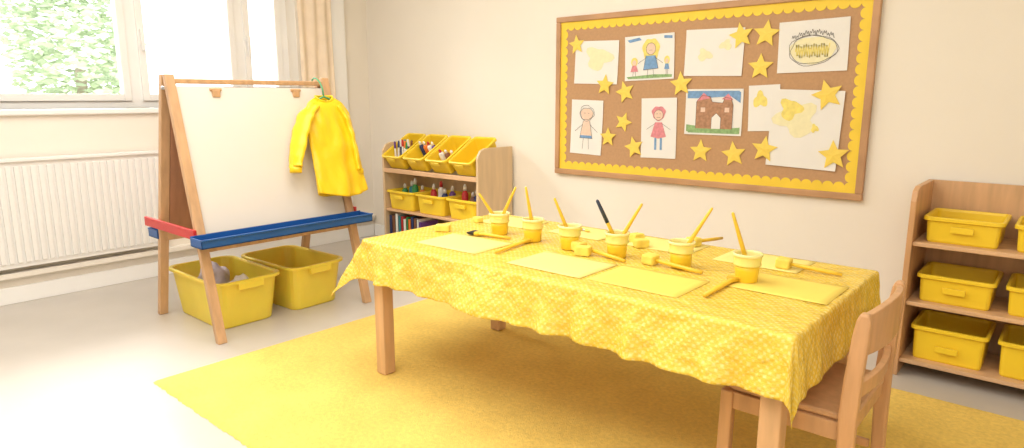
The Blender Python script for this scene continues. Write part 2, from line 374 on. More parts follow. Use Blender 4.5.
def brush(label, p0, p1, group, hm='handle', bm_='bristle', kind='round', r=.0055, head=.03, tip=None):
    """bristle tip at p0, handle end at p1"""
    p0, p1 = Vector(p0), Vector(p1); d = p1-p0; L = d.length
    t = thing('paintbrush' if kind != 'foam' else 'foam_brush', label, 'brush', p0, 0, group)
    t.rotation_mode = 'QUATERNION'; t.rotation_quaternion = d.to_track_quat('Z','Y')
    if kind == 'round':
        q = B(); lathe(q, [(.0008,0),(.004,.006),(.006,.016),(.0045,head)], 12); obj('bristles', q, bm_, t, smooth=True)
        q = B(); lathe(q, [(.0047,head-.002),(.005,head+.018)], 12); obj('ferrule', q, 'metal', t, smooth=True)
        q = B(); lathe(q, [(.0045,head+.016),(r*1.35,head+.04),(r*1.3,L*.55),(r,L*.85),(r*.9,L-.004),(r*.4,L)], 14); ho = obj('handle', q, hm, t, smooth=True)
        if tip:
            q = B(); lathe(q, [(r*1.35,L*.58),(r*1.25,L*.85),(r*1.1,L-.003),(r*.5,L+.002)], 14); obj('handle_tip', q, tip, ho, smooth=True, label='dark navy dipped end of the handle')
    elif kind == 'wide':
        q = B(); loft(q, [rr(.048,.006,.0025,0,2), rr(.05,.014,.006,.015,2), rr(.044,.014,.006,.04,2)]); obj('bristles', q, bm_, t, smooth=False)
        q = B(); loft(q, [rr(.045,.016,.006,.038,2), rr(.045,.016,.006,.058,2)]); obj('ferrule', q, 'handle', t)
        q = B(); loft(q, [rr(.042,.014,.006,.057,2), rr(.018,.013,.006,.085,2), rr(.02,.013,.006,.12,2), rr(.012,.01,.004,L,2)]); obj('handle', q, hm, t, smooth=True)
    else:
        q = B(); loft(q, [rr(.046,.030,.006,0,3), rr(.050,.036,.008,.004,3), rr(.050,.036,.008,.040,3), rr(.044,.030,.006,.045,3)]); obj('sponge_head', q, 'sponge', t, smooth=False)
        q = B(); lathe(q, [(.006,.044),(.006,.06),(r*1.3,.065),(r*1.3,L*.8),(r,L)], 14); obj('handle', q, hm, t, smooth=True)
    return t
def cupbrush(i, side, up, label, tip=None):
    x, y = cupx[i]; c = Vector((x,y,ZT)); top = c + R*side + Vector((0,0,up))
    bot = c + R*max(-.018,min(.018,-side*.25)) + Vector((0,0,.014))
    return brush(label, bot, top, 'paintbrushes standing in the paint cups', tip=tip)
cupbrush(0,-.088,.178,'yellow paintbrush leaning left in the first paint cup from the easel end')
cupbrush(0,.070,.205,'yellow paintbrush leaning right in the first paint cup from the easel end')
cupbrush(1,-.03,.225,'nearly upright yellow paintbrush in the second paint cup from the easel end')
cupbrush(2,-.062,.20,'yellow paintbrush leaning left in the third paint cup from the easel end')
cupbrush(3,-.078,.212,'dark-tipped paintbrush leaning left in the fourth paint cup','darkhandle')
cupbrush(3,.088,.20,'yellow paintbrush leaning right in the fourth paint cup beside a dark-tipped one')
cupbrush(4,.10,.21,'yellow paintbrush leaning right in the fifth paint cup')
cupbrush(5,-.058,.225,'yellow paintbrush leaning left in the paint cup nearest the chair')

G = 'brushes lying on the table'
def lay(label, a, b_, kind, hz, **k):
    ax, ay = tpos(*a); bx_, by_ = tpos(*b_)
    return brush(label, (ax,ay,ZT+hz), (bx_,by_,ZT+.008), G, kind=kind, **k)
lay('wide yellow paintbrush lying across the front edge of the chair-end sheet', (740,278),(704,298),'wide',.0095)
lay('yellow foam brush lying between the fifth cup and the middle front sheet', (645,263),(702,275),'foam',.02)
lay('yellow foam brush lying on the sheet nearest the chair', (777,267),(842,277),'foam',.02)
lay('yellow foam brush between the third and fourth cups, handle over the middle', (575,250),(625,263),'foam',.02)
lay('wide yellow paintbrush lying just in front of the first and second cups', (534,240),(496,254),'wide',.0095)
lay('paintbrush with black bristles lying at the easel end of the table', (470,234),(510,240),'wide',.0095, bm_='blackbr')
lay('yellow foam brush lying in the back row behind the fifth cup', (640,243),(608,233),'foam',.02)
lay('yellow foam brush lying behind the sixth cup', (690,247),(722,240),'foam',.02)
lay('thin yellow paintbrush lying behind the third cup', (590,233),(560,226),'round',.008)
def spongeb(px, py, s, rz, label):
    x, y = tpos(px,py); q = B(); loft(q,[rr(s[0]*.94,s[1]*.94,.006,0,3), rr(s[0],s[1],.008,.004,3), rr(s[0],s[1],.008,s[2]-.004,3), rr(s[0]*.94,s[1]*.94,.006,s[2],3)])
    o = obj('sponge', q, 'sponge', None, smooth=False, loc=(x,y,ZT+.0015)); o.rotation_euler = (0,0,rz); tag(o, label, 'sponge', 'small yellow painting sponges')
spongeb(443,231,(.065,.045,.027),.5,'small yellow sponge at the easel end corner of the table')
spongeb(583,255,(.058,.048,.032),.3,'small yellow sponge just right of the third paint cup')
spongeb(641,247,(.055,.045,.03),.9,'small yellow sponge just right of the fourth paint cup')
spongeb(478,222,(.05,.035,.022),-.3,'small yellow sponge left of the first paint cup')

# ------------------------------------------------------------------ easel
EX, EY = 1.22, -1.706
ea = thing('easel', 'double-sided wooden children\'s painting easel with white front board and coloured trays', 'easel', (EX,EY,0))
EH = 1.31; y0, y1 = -.441, .441
xf = lambda z: .35-.335*z/EH
for y in (y0,y1):
    q = B(); slant(q,(.35,y,0),(.018,y,EH),.034,.046); obj('leg', q, 'easelwood', ea, .004)
for y in (y0,y1):
    q = B(); slant(q,(-.35,y,0),(-.018,y,EH),.034,.046); obj('leg', q, 'easelwood', ea, .004)
q = B(); slant(q,(xf(.53)-.006,0,.53),(xf(1.25)-.006,0,1.25),.012,.83); obj('drawing_board', q, 'board', ea, .002, label='white front drawing board')
q = B(); slant(q,(-xf(.48)+.006,0,.48),(-xf(1.25)+.006,0,1.25),.012,.83); obj('rear_board', q, 'darkboard', ea, .002, label='brown rear board')
q = B(); box2(q,(.0,-.43,1.265),(.03,.43,1.29)); obj('top_rail', q, 'easelwood', ea, .005)
q = B(); cyl(q,(0,-.47,1.245),(0,.47,1.245),.009); obj('hinge_rod', q, 'metal', ea, smooth=True)
for sgn, mt, nm, hw in ((1,'blue','blue front tray',.50),(-1,'blue','blue rear tray',.47)):
    q = B(); xx = xf(.5)*1; a, b_ = xx+.014, xx+.135; zo = 0 if sgn > 0 else -.035
    box2(q,(sgn*a,-hw,.485+zo),(sgn*b_,hw,.492+zo)); box2(q,(sgn*(b_-.006),-hw,.485+zo),(sgn*b_,hw,.53+zo)); box2(q,(sgn*a,-hw,.485+zo),(sgn*(a+.006),hw,.535+zo))
    box2(q,(sgn*a,-hw,.485+zo),(sgn*b_,-hw+.006,.53+zo)); box2(q,(sgn*a,hw-.006,.485+zo),(sgn*b_,hw,.53+zo)); box2(q,(sgn*(b_-.004),-hw,.524+zo),(sgn*(b_+.008),hw,.532+zo))
    obj('tray', q, mt, ea, .002, label=nm)
    q = B(); box2(q,(sgn*(xx-.012),-.43,.44),(sgn*(xx+.012),.43,.484)); obj('cross_rail', q, 'easelwood', ea, .004)
for y in (y0-.031,y1+.031):
    q = B(); box2(q,(-.37,y-.008,.51),(.235,y+.008,.56)); obj('side_brace', q, 'red', ea, .003, label='red plastic side brace')
for y in (-.22,.24):
    q = B(); box2(q,(.032,y-.02,1.20),(.05,y+.02,1.235)); cyl(q,(.04,y-.03,1.238),(.04,y+.03,1.238),.008); obj('clip', q, 'easelwood', ea, .003)
# hanger and smock
SX, SY = 1.338, -1.335
hg = thing('coat_hanger', 'green plastic hanger hooked on the easel top holding the smock', 'hanger', (SX,SY,1.2))
hook = [(-.108,.0,.082),(-.110,.0,.098),(-.09,.0,.108),(-.065,0,.104),(-.035,0,.085),(-.01,0,.05),(0,0,.0)]
q = B(); tube(q, hook, .0045, 10); obj('hook', q, 'green', hg, smooth=True)
q = B(); tube(q, [(0,-.10,-.06),(0,-.09,-.045),(0,-.04,-.014),(0,0,.003),(0,.04,-.014),(0,.09,-.045),(0,.10,-.06)], [(.005,.005)]*7, 10); obj('shoulder_bar', q, 'green', hg, smooth=True)
sk = thing('painting_smock', 'bright yellow long-sleeved painting smock hanging from the easel\'s right corner', 'smock', (SX,SY,1.2))
LEAN = .268
def lean(p): return (p[0] + LEAN*max(0,-p[2]), p[1], p[2])
q = B(); L = []; nseg = 96
for j in range(49):
    t = j/48; z = .0 - t*.545
    if t < .05: hw = .055 + .055*(t/.05)
    elif t < .16: hw = .110 + .036*((t-.05)/.11)
    else: hw = .146 + .022*(t-.16)
    dep = .020 + .018*min(1,t*3)
    loop = []
    for k in range(nseg):
        a = 2*PI*k/nseg; f = 1+ .34*t*math.sin(a*5+1.3+t*.8)+.18*t*math.sin(a*9+2*t)
        nb = .014*noise.noise(Vector((math.cos(a)*2.6, math.sin(a)*2.6, t*5)))*min(1,t*4)
        zz = z - .016*t**3*math.sin(a*2+1) + (-.03*(1-t/.08)*max(0,math.cos(a)) if t < .08 else 0)
        loop.append(lean((math.cos(a)*dep*f + nb, math.sin(a)*hw*(1+.03*t*math.sin(a*5)), zz)))
    L.append(loop)
loft(q, L, False, False); o = obj('body', q, 'smock', sk, smooth=True); s = o.modifiers.new('t','SOLIDIFY'); s.thickness = .002
def sleeve(path, radii):
    q = B(); pts = []; rad_ = []
    n = 36; P_ = [Vector(lean(p)) for p in path]
    for i in range(n+1):
        t = i/n*(len(P_)-1); k = min(int(t),len(P_)-2); f = t-k
        p0 = P_[max(k-1,0)]; p1 = P_[k]; p2 = P_[k+1]; p3 = P_[min(k+2,len(P_)-1)]
        p = .5*((2*p1)+(p2-p0)*f+(2*p0-5*p1+4*p2-p3)*f*f+(3*p1-p0-3*p2+p3)*f**3)
        w_ = 1+.035*math.sin(i*.9)
        ra = radii[k]*(1-f)+radii[k+1]*f; pts.append(p); rad_.append((ra*w_, ra*w_*.42))
    tube(q, pts, rad_, 22)
    for v in q.verts: v.co += Vector((1,.3,0))*.009*noise.noise(v.co*17)
    return obj('sleeve', q, 'smock', sk, smooth=True)
s1 = sleeve([(0,-.075,-.05),(.003,-.145,-.11),(.004,-.20,-.20),(.006,-.245,-.30),(.008,-.27,-.375)], [.040,.060,.058,.052,.046])
s2 = sleeve([(.006,.075,-.05),(.014,.118,-.13),(.018,.128,-.24),(.02,.128,-.34),(.018,.125,-.42)], [.040,.048,.044,.042,.038])
q = B(); tube(q, [lean((.008,-.269,-.368)),lean((.009,-.279,-.405))], [(.034,.016),(.033,.015)], 18); obj('cuff', q, 'smock', s1, smooth=True)
q = B(); tube(q, [lean((.018,.125,-.415)),lean((.018,.123,-.445))], [(.030,.016),(.029,.015)], 18); obj('cuff', q, 'smock', s2, smooth=True)
q = B(); ring = [(.022*math.cos(2*PI*k/24)+.0, .055*math.sin(2*PI*k/24), .004-.03*max(0,math.cos(2*PI*k/24))) for k in range(25)]
tube(q, ring, .006, 8); obj('collar', q, 'smock', sk, smooth=True)

# ------------------------------------------------------------------ tubs under the easel
def tubmesh(l, w_, h, tp=.86, rim=.018, r=.05):
    q = B(); lo = [rr(l*tp*.97,w_*tp*.97,r*.7,0), rr(l*tp,w_*tp,r*.8,.008), rr(l-.012,w_-.012,r,h-.02), rr(l,w_,r,h-.018), rr(l+rim,w_+rim,r+.006,h-.016), rr(l+rim,w_+rim,r+.006,h-.002), rr(l+rim-.008,w_+rim-.008,r,h), rr(l-.012,w_-.012,r,h), rr(l-.02,w_-.02,r,h-.01), rr(l*tp-.012,w_*tp-.012,r*.8,.012)]
    return loft(q, lo)
def bigtub(label, x, y, l, w_, rz=0):
    t = thing('storage_tub', label, 'tub', (x,y,0), rz, 'yellow storage tubs under the easel')
    obj('tub_body', tubmesh(l,w_,.262,.84,.022,.07), 'tub', t, smooth=False, bevel=.002)
    for s_ in (-1,1):
        q = B(); box2(q,(s_*(l/2+.014),-.07,.21),(s_*(l/2-.008),.07,.25)); obj('handle', q, 'tub', t, .006)
    return t
t1 = bigtub('nearer yellow plastic storage tub under the easel, with crumpled cloths in it', 1.148, -1.913, .60, .365)
t2 = bigtub('farther yellow plastic storage tub under the easel, half behind the nearer one', 1.16, -1.50, .57, .355, .04)
def crumple(name, label, cat, loc, s, mt, seed=0):
    q = B(); bmesh.ops.create_icosphere(q, subdivisions=4, radius=1)
    for v in q.verts:
        n = noise.noise(v.co*1.7+Vector((seed,0,0)))*.35 + noise.noise(v.co*4+Vector((0,seed,0)))*.15
        v.co = v.co*(1+n); v.co = Vector((v.co.x*s[0], v.co.y*s[1], v.co.z*s[2]))
    mz = min(v.co.z for v in q.verts)
    for v in q.verts: v.co.z -= mz
    o = obj(name, q, mt, None, smooth=True, loc=loc); tag(o, label, cat)
crumple('cloth', 'crumpled lilac-grey cloth inside the nearer tub', 'cloth', (1.06,-1.93,.014), (.085,.085,.12), 'lilac', 2)
crumple('cloth', 'crumpled cream cloth inside the nearer tub', 'cloth', (1.28,-1.89,.014), (.075,.08,.10), 'cloth_white', 5)
crumple('cloth', 'crumpled pale cloth inside the farther tub', 'cloth', (1.2,-1.50,.014), (.13,.09,.08), 'cloth_white', 9)

# ------------------------------------------------------------------ storage unit
UX0, UX1, UY = .62, 1.64, -.375
un = thing('storage_unit', 'low light-wood storage unit with tilted bins against the back wall', 'shelf', (UX0,0,0)); UW = UX1-UX0
for x in (0, UW-.02):
    q = B()
    prof = [(-.022,0),(UY,0),(UY,.80),(UY+.03,.845),(UY+.07,.86),(-.022,.86)]
    loft(q, [[(x,p[0],p[1]) for p in prof], [(x+.02,p[0],p[1]) for p in prof]]); obj('side_panel', q, 'ply', un, .003)
for z, nm in ((.08,'shelf'),(.335,'shelf')):
    q = B(); box2(q,(.02,UY+.01,z),(UW-.02,-.03,z+.018)); obj(nm, q, 'beechx', un, .003)
for z, y in ((.655,UY+.012),(.795,-.06)):
    q = B(); box2(q,(.02,y-.011,z-.02),(UW-.02,y+.011,z+.012)); obj('rail', q, 'beechx', un, .003)
q = B(); box2(q,(.02,-.034,.05),(UW-.02,-.024,.60)); obj('back_panel', q, 'ply', un)
slots = [.135,.378,.621,.864]
bn = ['tilted yellow bin full of felt pens, at the easel side of the wooden unit\'s top','second tilted yellow bin from the easel side, holding bottles','third tilted yellow bin from the easel side on the unit top','tilted yellow bin nearest the pinboard on the wooden unit\'s top']
TILT = math.radians(31)
def inbin(x, ly, lz):  # local point of tilted bin to world
    rot = Matrix.Rotation(TILT,3,'X'); return Vector((x,-.205,.735)) + rot @ Vector((0,ly,lz))
for i, sx in enumerate(slots):
    t = thing('tilted_bin', bn[i], 'bin', (UX0+sx,-.205,.735), 0, 'tilted yellow bins on the wooden unit'); t.rotation_euler = (TILT,0,0)
    obj('bin_body', tubmesh(.212,.31,.125,.9,.014,.025), 'bin', t, bevel=.001)
    q = B(); box2(q,(-.04,-.166,.085),(.04,-.158,.108)); obj('label_lip', q, 'bin', t, .002)
cols = ['p_purple','p_navy','p_white','p_red','p_teal','p_orange','p_green','p_white','p_brown','p_pink']
cn = {'p_purple':'purple','p_navy':'navy','p_white':'white','p_red':'red','p_teal':'teal','p_orange':'orange','p_green':'green','p_brown':'brown','p_pink':'pink'}
def pen(p0, p1, c, label, group, r=.008):
    p0, p1 = Vector(p0), Vector(p1); t = thing('felt_pen', label, 'pen', p0, 0, group); t.rotation_mode='QUATERNION'; t.rotation_quaternion = (p1-p0).to_track_quat('Z','Y'); L = (p1-p0).length
    q = B(); cyl(q,(0,0,0),(0,0,L*.68),r,r,12); obj('barrel', q, 'p_white' if c!='p_white' else 'p_navy', t, smooth=False)
    q = B(); lathe(q,[(r*1.1,L*.66),(r*1.15,L*.95),(r*.7,L)],12); obj('cap', q, c, t)
for i in range(9):
    xx = UX0+slots[0]-.075+.0185*i; a = inbin(xx, -.06+random.uniform(-.03,.02), .02); b_ = a + Vector((random.uniform(-.02,.02), random.uniform(-.03,.02), .155))
    c = cols[i]; pen(a, b_, c, f'{cn[c]}-capped felt pen in the bin at the easel side, {ords[i] if i<6 else ["seventh","eighth","ninth"][i-6]} from the left', 'felt pens in the first tilted bin')
def bottle(x, y, z, h, r, c, label, group, rot=None):
    t = thing('paint_bottle', label, 'bottle', (x,y,z), 0, group)
    if rot is not None: t.rotation_euler = rot
    q = B(); lathe(q,[(r*.92,0),(r,.006),(r,h*.68),(r*.45,h*.8)],20); obj('bottle_body', q, c, t, smooth=True)
    q = B(); lathe(q,[(r*.5,h*.79),(r*.5,h*.92),(r*.2,h)],16); obj('cap', q, 'p_white' if c!='p_white' else 'p_red', t, smooth=True)
for i, c in enumerate(['p_navy','p_orange','p_white','p_purple']):
    p = inbin(UX0+slots[1]-.066+.045*i, .02, .014); bottle(p.x,p.y,p.z,.14,.019,c,f'small {cn[c]} paint bottle in the second tilted bin','paint bottles in the second tilted bin',(TILT,0,0))
for i, c in enumerate(['p_white','p_brown','p_orange']):
    p = inbin(UX0+slots[2]-.06+.06*i, -.03, .014); bottle(p.x,p.y,p.z,.115,.02,c,f'small {cn[c]} paint bottle in the third tilted bin','paint bottles in the third tilted bin',(TILT,0,0))
# middle bins
mn = ['green items inside, at the easel side','a row of paint bottles inside, in the middle','red and dark bottles inside, nearest the table']
ms = [.180,.51,.840]
for i, sx in enumerate(ms):
    t = thing('shelf_bin', f'yellow bin on the unit\'s middle shelf, {mn[i]}', 'bin', (UX0+sx,-.215,.354), 0, 'yellow bins on the middle shelf')
    obj('bin_body', tubmesh(.298,.30,.145,.88,.016,.03), 'bin', t, bevel=.001)
    q = B(); box2(q,(-.05,-.163,.085),(.05,-.152,.112)); obj('label_lip', q, 'bin', t, .002)
for i, sx in enumerate(ms):
    cc = [['p_green','p_teal','p_green','p_orange'],['p_red','p_white','p_navy','p_purple'],['p_red','p_brown','p_navy','p_orange']][i]
    for j, c in enumerate(cc):
        bottle(UX0+sx-.09+.06*j, -.23+.02*(j%2), .368, .17+.025*((j+i)%3), .024, c, f'{cn[c]} paint bottle in the {["easel-side","middle","table-side"][i]} bin of the middle shelf, {ords[j]} from the left', 'paint bottles in the middle shelf bins')
# books on the lower shelf
x = UX0+.03; bc = ['p_navy','p_brown','p_white','p_teal','p_red','p_white','p_green','p_orange','p_navy','p_brown','p_white','p_purple']
for i in range(12):
    th = random.uniform(.018,.035); h = random.uniform(.18,.22); dd = .17
    t = thing('book', f'{cn[bc[i]]} book standing on the lowest shelf of the wooden unit, number {i+1} from the left', 'book', (x+th/2,-.26,.098), 0, 'books on the lowest shelf')
    q = B(); box2(q,(-th/2,-dd/2,0),(-th/2+.003,dd/2,h)); box2(q,(th/2-.003,-dd/2,0),(th/2,dd/2,h)); box2(q,(-th/2,-dd/2,0),(th/2,-dd/2+.003,h)); obj('cover', q, bc[i], t)
    q = B(); box2(q,(-th/2+.003,-dd/2+.003,.003),(th/2-.003,dd/2-.004,h-.003)); obj('pages', q, 'paper', t)
    x += th+.003

# ------------------------------------------------------------------ bulletin board
x0, zt0 = onwall(559,18); _, zb0 = onwall(558,174); x1, zb1 = onwall(863,199)
z0, z1 = (zb0+zb1)/2, zt0
bd = thing('pinboard', 'large wooden-framed cork pinboard with yellow scalloped border on the back wall', 'pinboard', ((x0+x1)/2,0,z0))
hw, hh = (x1-x0)/2, z1-z0; fw = .034
q = B(); box2(q,(-hw+.01,-.016,.01),(hw-.01,-.001,hh-.01)); obj('cork', q, 'cork', bd)
for a, b_ in (((-hw,-.03,0),(hw,0,fw)),((-hw,-.03,hh-fw),(hw,0,hh)),((-hw,-.03,fw),(-hw+fw,0,hh-fw)),((hw-fw,-.03,fw),(hw,0,hh-fw))):
    obj('frame_rail', box2(B(),a,b_), 'frame', bd, .005)
def scallop(a0, a1, fixed, sgn, horiz):
    q = B(); w_ = .030; n = max(2, round((a1-a0)/.052)); st = (a1-a0)/n; pts = []
    edge = []
    for i in range(n):
        c = a0+st*(i+.5)
        for k in range(9):
            an = PI*(1-k/8); edge.append((c+st/2*math.cos(an), fixed+sgn*(w_+.72*st/1.6*math.sin(an))))
    pts = [(a0,fixed)]+edge+[(a1,fixed)]
    if not horiz: pts = [(b,a) for a,b in pts]
    cl_ = [pts[0]]
    for p in pts[1:]:
        if math.hypot(p[0]-cl_[-1][0],p[1]-cl_[-1][1])>1e-5: cl_.append(p)
    dep = -.0185 if horiz else -.0178
    return obj('border_strip', prism(q, cl_, dep, -.0155), 'border', bd)
scallop(-hw+fw, hw-fw, fw, 1, True); scallop(-hw+fw, hw-fw, hh-fw, -1, True)
scallop(fw, hh-fw, -hw+fw, 1, False); scallop(fw, hh-fw, hw-fw, -1, False)

def ribbon(bm, pts, w_, y):
    for a, b_ in zip(pts[:-1], pts[1:]):
        a = Vector((a[0],a[1])); b2 = Vector((b_[0],b_[1])); d = (b2-a)
        if d.length < 1e-6: continue
        d.normalize(); n = Vector((-d.y,d.x))*w_/2; e = d*w_*.4
        ps = [a-e+n, b2+e+n, b2+e-n, a-e-n]
        bm.faces.new([bm.verts.new((p.x,y,p.y)) for p in ps])
def circ(cx_, cy_, rx, ry=None, n=20, a0=0, a1=2*PI): ry = rx if ry is None else ry; return [(cx_+rx*math.cos(a0+(a1-a0)*i/n), cy_+ry*math.sin(a0+(a1-a0)*i/n)) for i in range(n+1)]
def rough(cx_, cy_, rx, ry, j=.05, n=30, seed=0):
    return [(cx_+rx*(1+j*math.sin(a*3+seed)+j*.6*math.sin(a*7+seed*2))*math.cos(a), cy_+ry*(1+j*math.sin(a*3+seed)+j*.6*math.sin(a*7+seed*2))*math.sin(a)) for a in [2*PI*i/n for i in range(n+1)]]
def fill(bm, pts, y): bm.faces.new([bm.verts.new((p[0],y,p[1])) for p in (pts[:-1] if pts[0]==pts[-1] else pts)])
GP = 'children\'s drawings pinned on the board'
def pic(px0,py0,px1,py1, label, draws, rot=0, lay_=0):
    xa,_ = onwall(px0,(py0+py1)/2); xb,_ = onwall(px1,(py0+py1)/2)
    _, zt = onwall((px0+px1)/2,py0); _, zb = onwall((px0+px1)/2,py1)
    w_, h = xb-xa, zt-zb
    t = thing('drawing', label, 'drawing', ((xa+xb)/2, -.0195-lay_, (zt+zb)/2), 0, GP); t.rotation_euler = (0,rot,0)
    q = B(); n = 8; g = [[q.verts.new((w_*(i/n-.5), -.0006-.004*max(0,abs(i/n-.5)*2-.6)*max(0,abs(j/n-.5)*2-.6)*4, h*(j/n-.5))) for i in range(n+1)] for j in range(n+1)]
    for j in range(n):
        for i in range(n): q.faces.new((g[j][i],g[j][i+1],g[j+1][i+1],g[j+1][i]))
    o = obj('paper', q, 'paper', t); s = o.modifiers.new('t','SOLIDIFY'); s.thickness = .0005
    for nme, mt, fns in draws:
        for fn in (fns if isinstance(fns, list) else [fns]):
            q = B(); fn(q, w_, h); obj(nme, q, mt, t)
    return t
def S2(pts, w_, h): return [(p[0]*w_, p[1]*h) for p in pts]
def blob(cx_, cy_, rx, ry, y=-.0022, seed=0):
    def f(q, w_, h):
        pts = []
        for i in range(24):
            a = 2*PI*i/24; k = 1+.25*math.sin(a*3+seed)+.12*math.sin(a*5+2*seed); pts.append(((cx_+rx*k*math.cos(a))*w_, (cy_+ry*k*math.sin(a))*h))
        fill(q, pts, y)
    return f
def lines(L, wd=.003, y=-.0032):
    def f(q, w_, h):
        for l in L: ribbon(q, S2(l,w_,h), wd, y)
    return f
def fills(L, y=-.0026):
    def mk(l, k):
        return lambda q, w_, h: fill(q, S2(l,w_,h), y-.0001*k)
    return [mk(l,k) for k, l in enumerate(L)]
pic(577,41,620,84,'mostly blank drawing with a faint yellow wash, top left of the board',[('wash','ink_pale',blob(.05,.1,.28,.25,seed=1))],.03)
pic(627,35,676,80,'crayon drawing of a large yellow-haired girl between two small figures, second in the top row',[
 ('sky','ink_blue',fills([[(-.45,.42),(-.2,.46),(-.15,.4),(-.4,.36)],[(.3,.46),(.46,.44),(.46,.38),(.3,.4)]])),
 ('ground','ink_green',fills([[(-.46,-.46),(.46,-.46),(.46,-.40),(.1,-.38),(-.46,-.41)]])),
 ('hair','ink_yellow',fills([rough(.04,.16,.17,.27,.08),circ(.36,-.08,.055,.09),circ(-.3,-.08,.07,.10)])),
 ('face','skin',fills([circ(.04,.19,.095,.13),circ(.36,-.1,.035,.05),circ(-.3,-.1,.045,.06)],-.003)),
 ('dress','ink_blue',fills([[(-.06,.04),(.13,.04),(.19,-.25),(-.11,-.27)],[(.33,-.16),(.39,-.16),(.41,-.28),(.31,-.28)]],-.0035)),
 ('jumper','ink_pink',fills([[(-.34,-.16),(-.26,-.16),(-.22,-.30),(-.38,-.30)]],-.0035)),
 ('outline','black',lines([[(-.02,-.27),(-.03,-.42)],[(.09,-.27),(.10,-.42)],[(-.32,-.3),(-.33,-.4)],[(-.28,-.3),(-.27,-.4)],[(.35,-.28),(.35,-.4)],[(.38,-.28),(.38,-.4)],[(-.05,.0),(-.22,-.12)],[(.12,.0),(.28,-.14)],circ(.04,.19,.095,.13),[(.01,.16),(.07,.16)],[(-.06,.04),(-.11,-.27),(.19,-.25),(.13,.04)]],.002,-.004))],-.03)
pic(687,29,745,76,'mostly blank drawing with pale yellow smudges in the middle of the top row',[('wash','ink_pale',blob(-.15,-.05,.12,.12,seed=2)),('smudge','ink_pale',blob(.2,.15,.10,.10,seed=4))],.02)
scr = [(-.30+.60*i/70, .17+.10*math.cos((i/70-.5)*PI)+.035*math.sin(i*1.7)+.02*math.sin(i*.6)) for i in range(71)]
pic(780,20,850,72,'drawing of a large rough oval with looped dark scribble above, top right of the board',[
 ('wash','ink_pale',fills([rough(0,-.08,.33,.26,.04)])),
 ('outline','black',lines([rough(0,-.08,.35,.29,.05,seed=1),rough(.01,-.07,.33,.27,.05,seed=2),scr],.002,-.0036)),
 ('scribble','ink_yellow',lines([[(-.24+.48*i/44,-.09+.13*math.sin(i*1.9)) for i in range(45)]],.005,-.0034))],-.02)
pic(573,100,604,154,'narrow pencil drawing of a standing figure, bottom left of the board',[
 ('outline','black',lines([rough(0,.24,.2,.12,.05),rough(0,.27,.23,.13,.07,seed=2),[(-.1,.12),(-.2,-.2),(.2,-.2),(.1,.12)],[(-.08,-.2),(-.1,-.4)],[(.08,-.2),(.1,-.4)],[(-.12,.05),(-.36,-.08)],[(.12,.05),(.36,-.08)],[(-.08,.26),(-.04,.26)],[(.04,.26),(.08,.26)]],.0022)),
 ('body_tint','skin',fills([[(-.1,.12),(-.2,-.2),(.2,-.2),(.1,.12)]])),('hem','ink_blue',fills([[(-.2,-.2),(.2,-.2),(.19,-.15),(-.19,-.15)]],-.003)),('face','skin',fills([rough(0,.24,.19,.11,.05)]))],.03)
pic(643,98,678,158,'drawing of a girl in a pink dress, second from left in the bottom row',[
 ('dress','ink_pink',fills([[(-.1,.1),(.1,.1),(.22,-.14),(0,-.17),(-.22,-.14)]])),('hair','ink_pink',fills([rough(0,.25,.19,.12,.08)],-.0028)),('face','skin',fills([circ(0,.22,.13,.085)],-.0032)),
 ('leg','ink_blue',fills([[(-.11,-.16),(-.05,-.16),(-.05,-.36),(-.11,-.36)],[(.05,-.16),(.11,-.16),(.11,-.36),(.05,-.36)]])),
 ('outline','black',lines([circ(0,.22,.13,.085),[(-.1,.08),(-.34,-.02)],[(.1,.08),(.34,-.02)],[(-.06,.24),(-.02,.24)],[(.03,.24),(.07,.24)],[(-.05,.18),(.05,.18)]],.0018,-.0038))],-.02)
pic(687,89,744,135,'painting of a brown building with an arch, blue sky and green grass, board centre',[
 ('sky','ink_blue',fills([[(-.47,.3),(-.47,.46),(.46,.46),(.46,.2),(.3,.34),(-.3,.3)],])),('grass','ink_green',fills([[(-.47,-.46),(.47,-.46),(.47,-.32),(.1,-.36),(-.47,-.28)]])),
 ('house','ink_brown',fills([[(-.30,-.36),(.34,-.36),(.34,.16),(.30,.30),(.2,.32),(.16,.2),(-.02,.22),(-.06,.34),(-.2,.36),(-.30,.22)]],-.0029)),
 ('roof','ink_pink',fills([[(-.3,.24),(-.06,.3),(-.18,.42)],[(.14,.28),(.34,.26),(.25,.40)]],-.0033)),
 ('arch','paper',fills([[(-.02,-.36),(.14,-.36),(.14,-.12),(.06,-.02),(-.02,-.12)]],-.0035)),('window','skin',fills([[(-.22,.0),(-.14,.0),(-.14,.1),(-.22,.1)],[(.2,.0),(.28,.0),(.28,.1),(.2,.1)]],-.0036)),
 ('outline','black',lines([[(-.30,-.36),(-.30,.22),(-.2,.36),(-.06,.34),(-.02,.22),(.16,.2),(.2,.32),(.30,.3),(.34,.16),(.34,-.36)],[(-.02,-.36),(-.02,-.12),(.06,-.02),(.14,-.12),(.14,-.36)]],.0018,-.0038))],.0)
pic(750,85,781,131,'small white sheet with a yellow wash at its top, overlapped by a larger sheet',[('wash','ink_yellow',blob(-.12,.18,.22,.16,seed=3))],-.04)
pic(771,90,842,168,'largest white sheet with yellow watery patches, bottom right of the board',[('wash','ink_pale',blob(-.12,.12,.28,.2,seed=5)),('patch','ink_yellow',blob(-.22,.25,.15,.13,-.0026,1)),('spot','ink_yellow',blob(.15,.02,.05,.05,-.0027,2))],.035,.003)
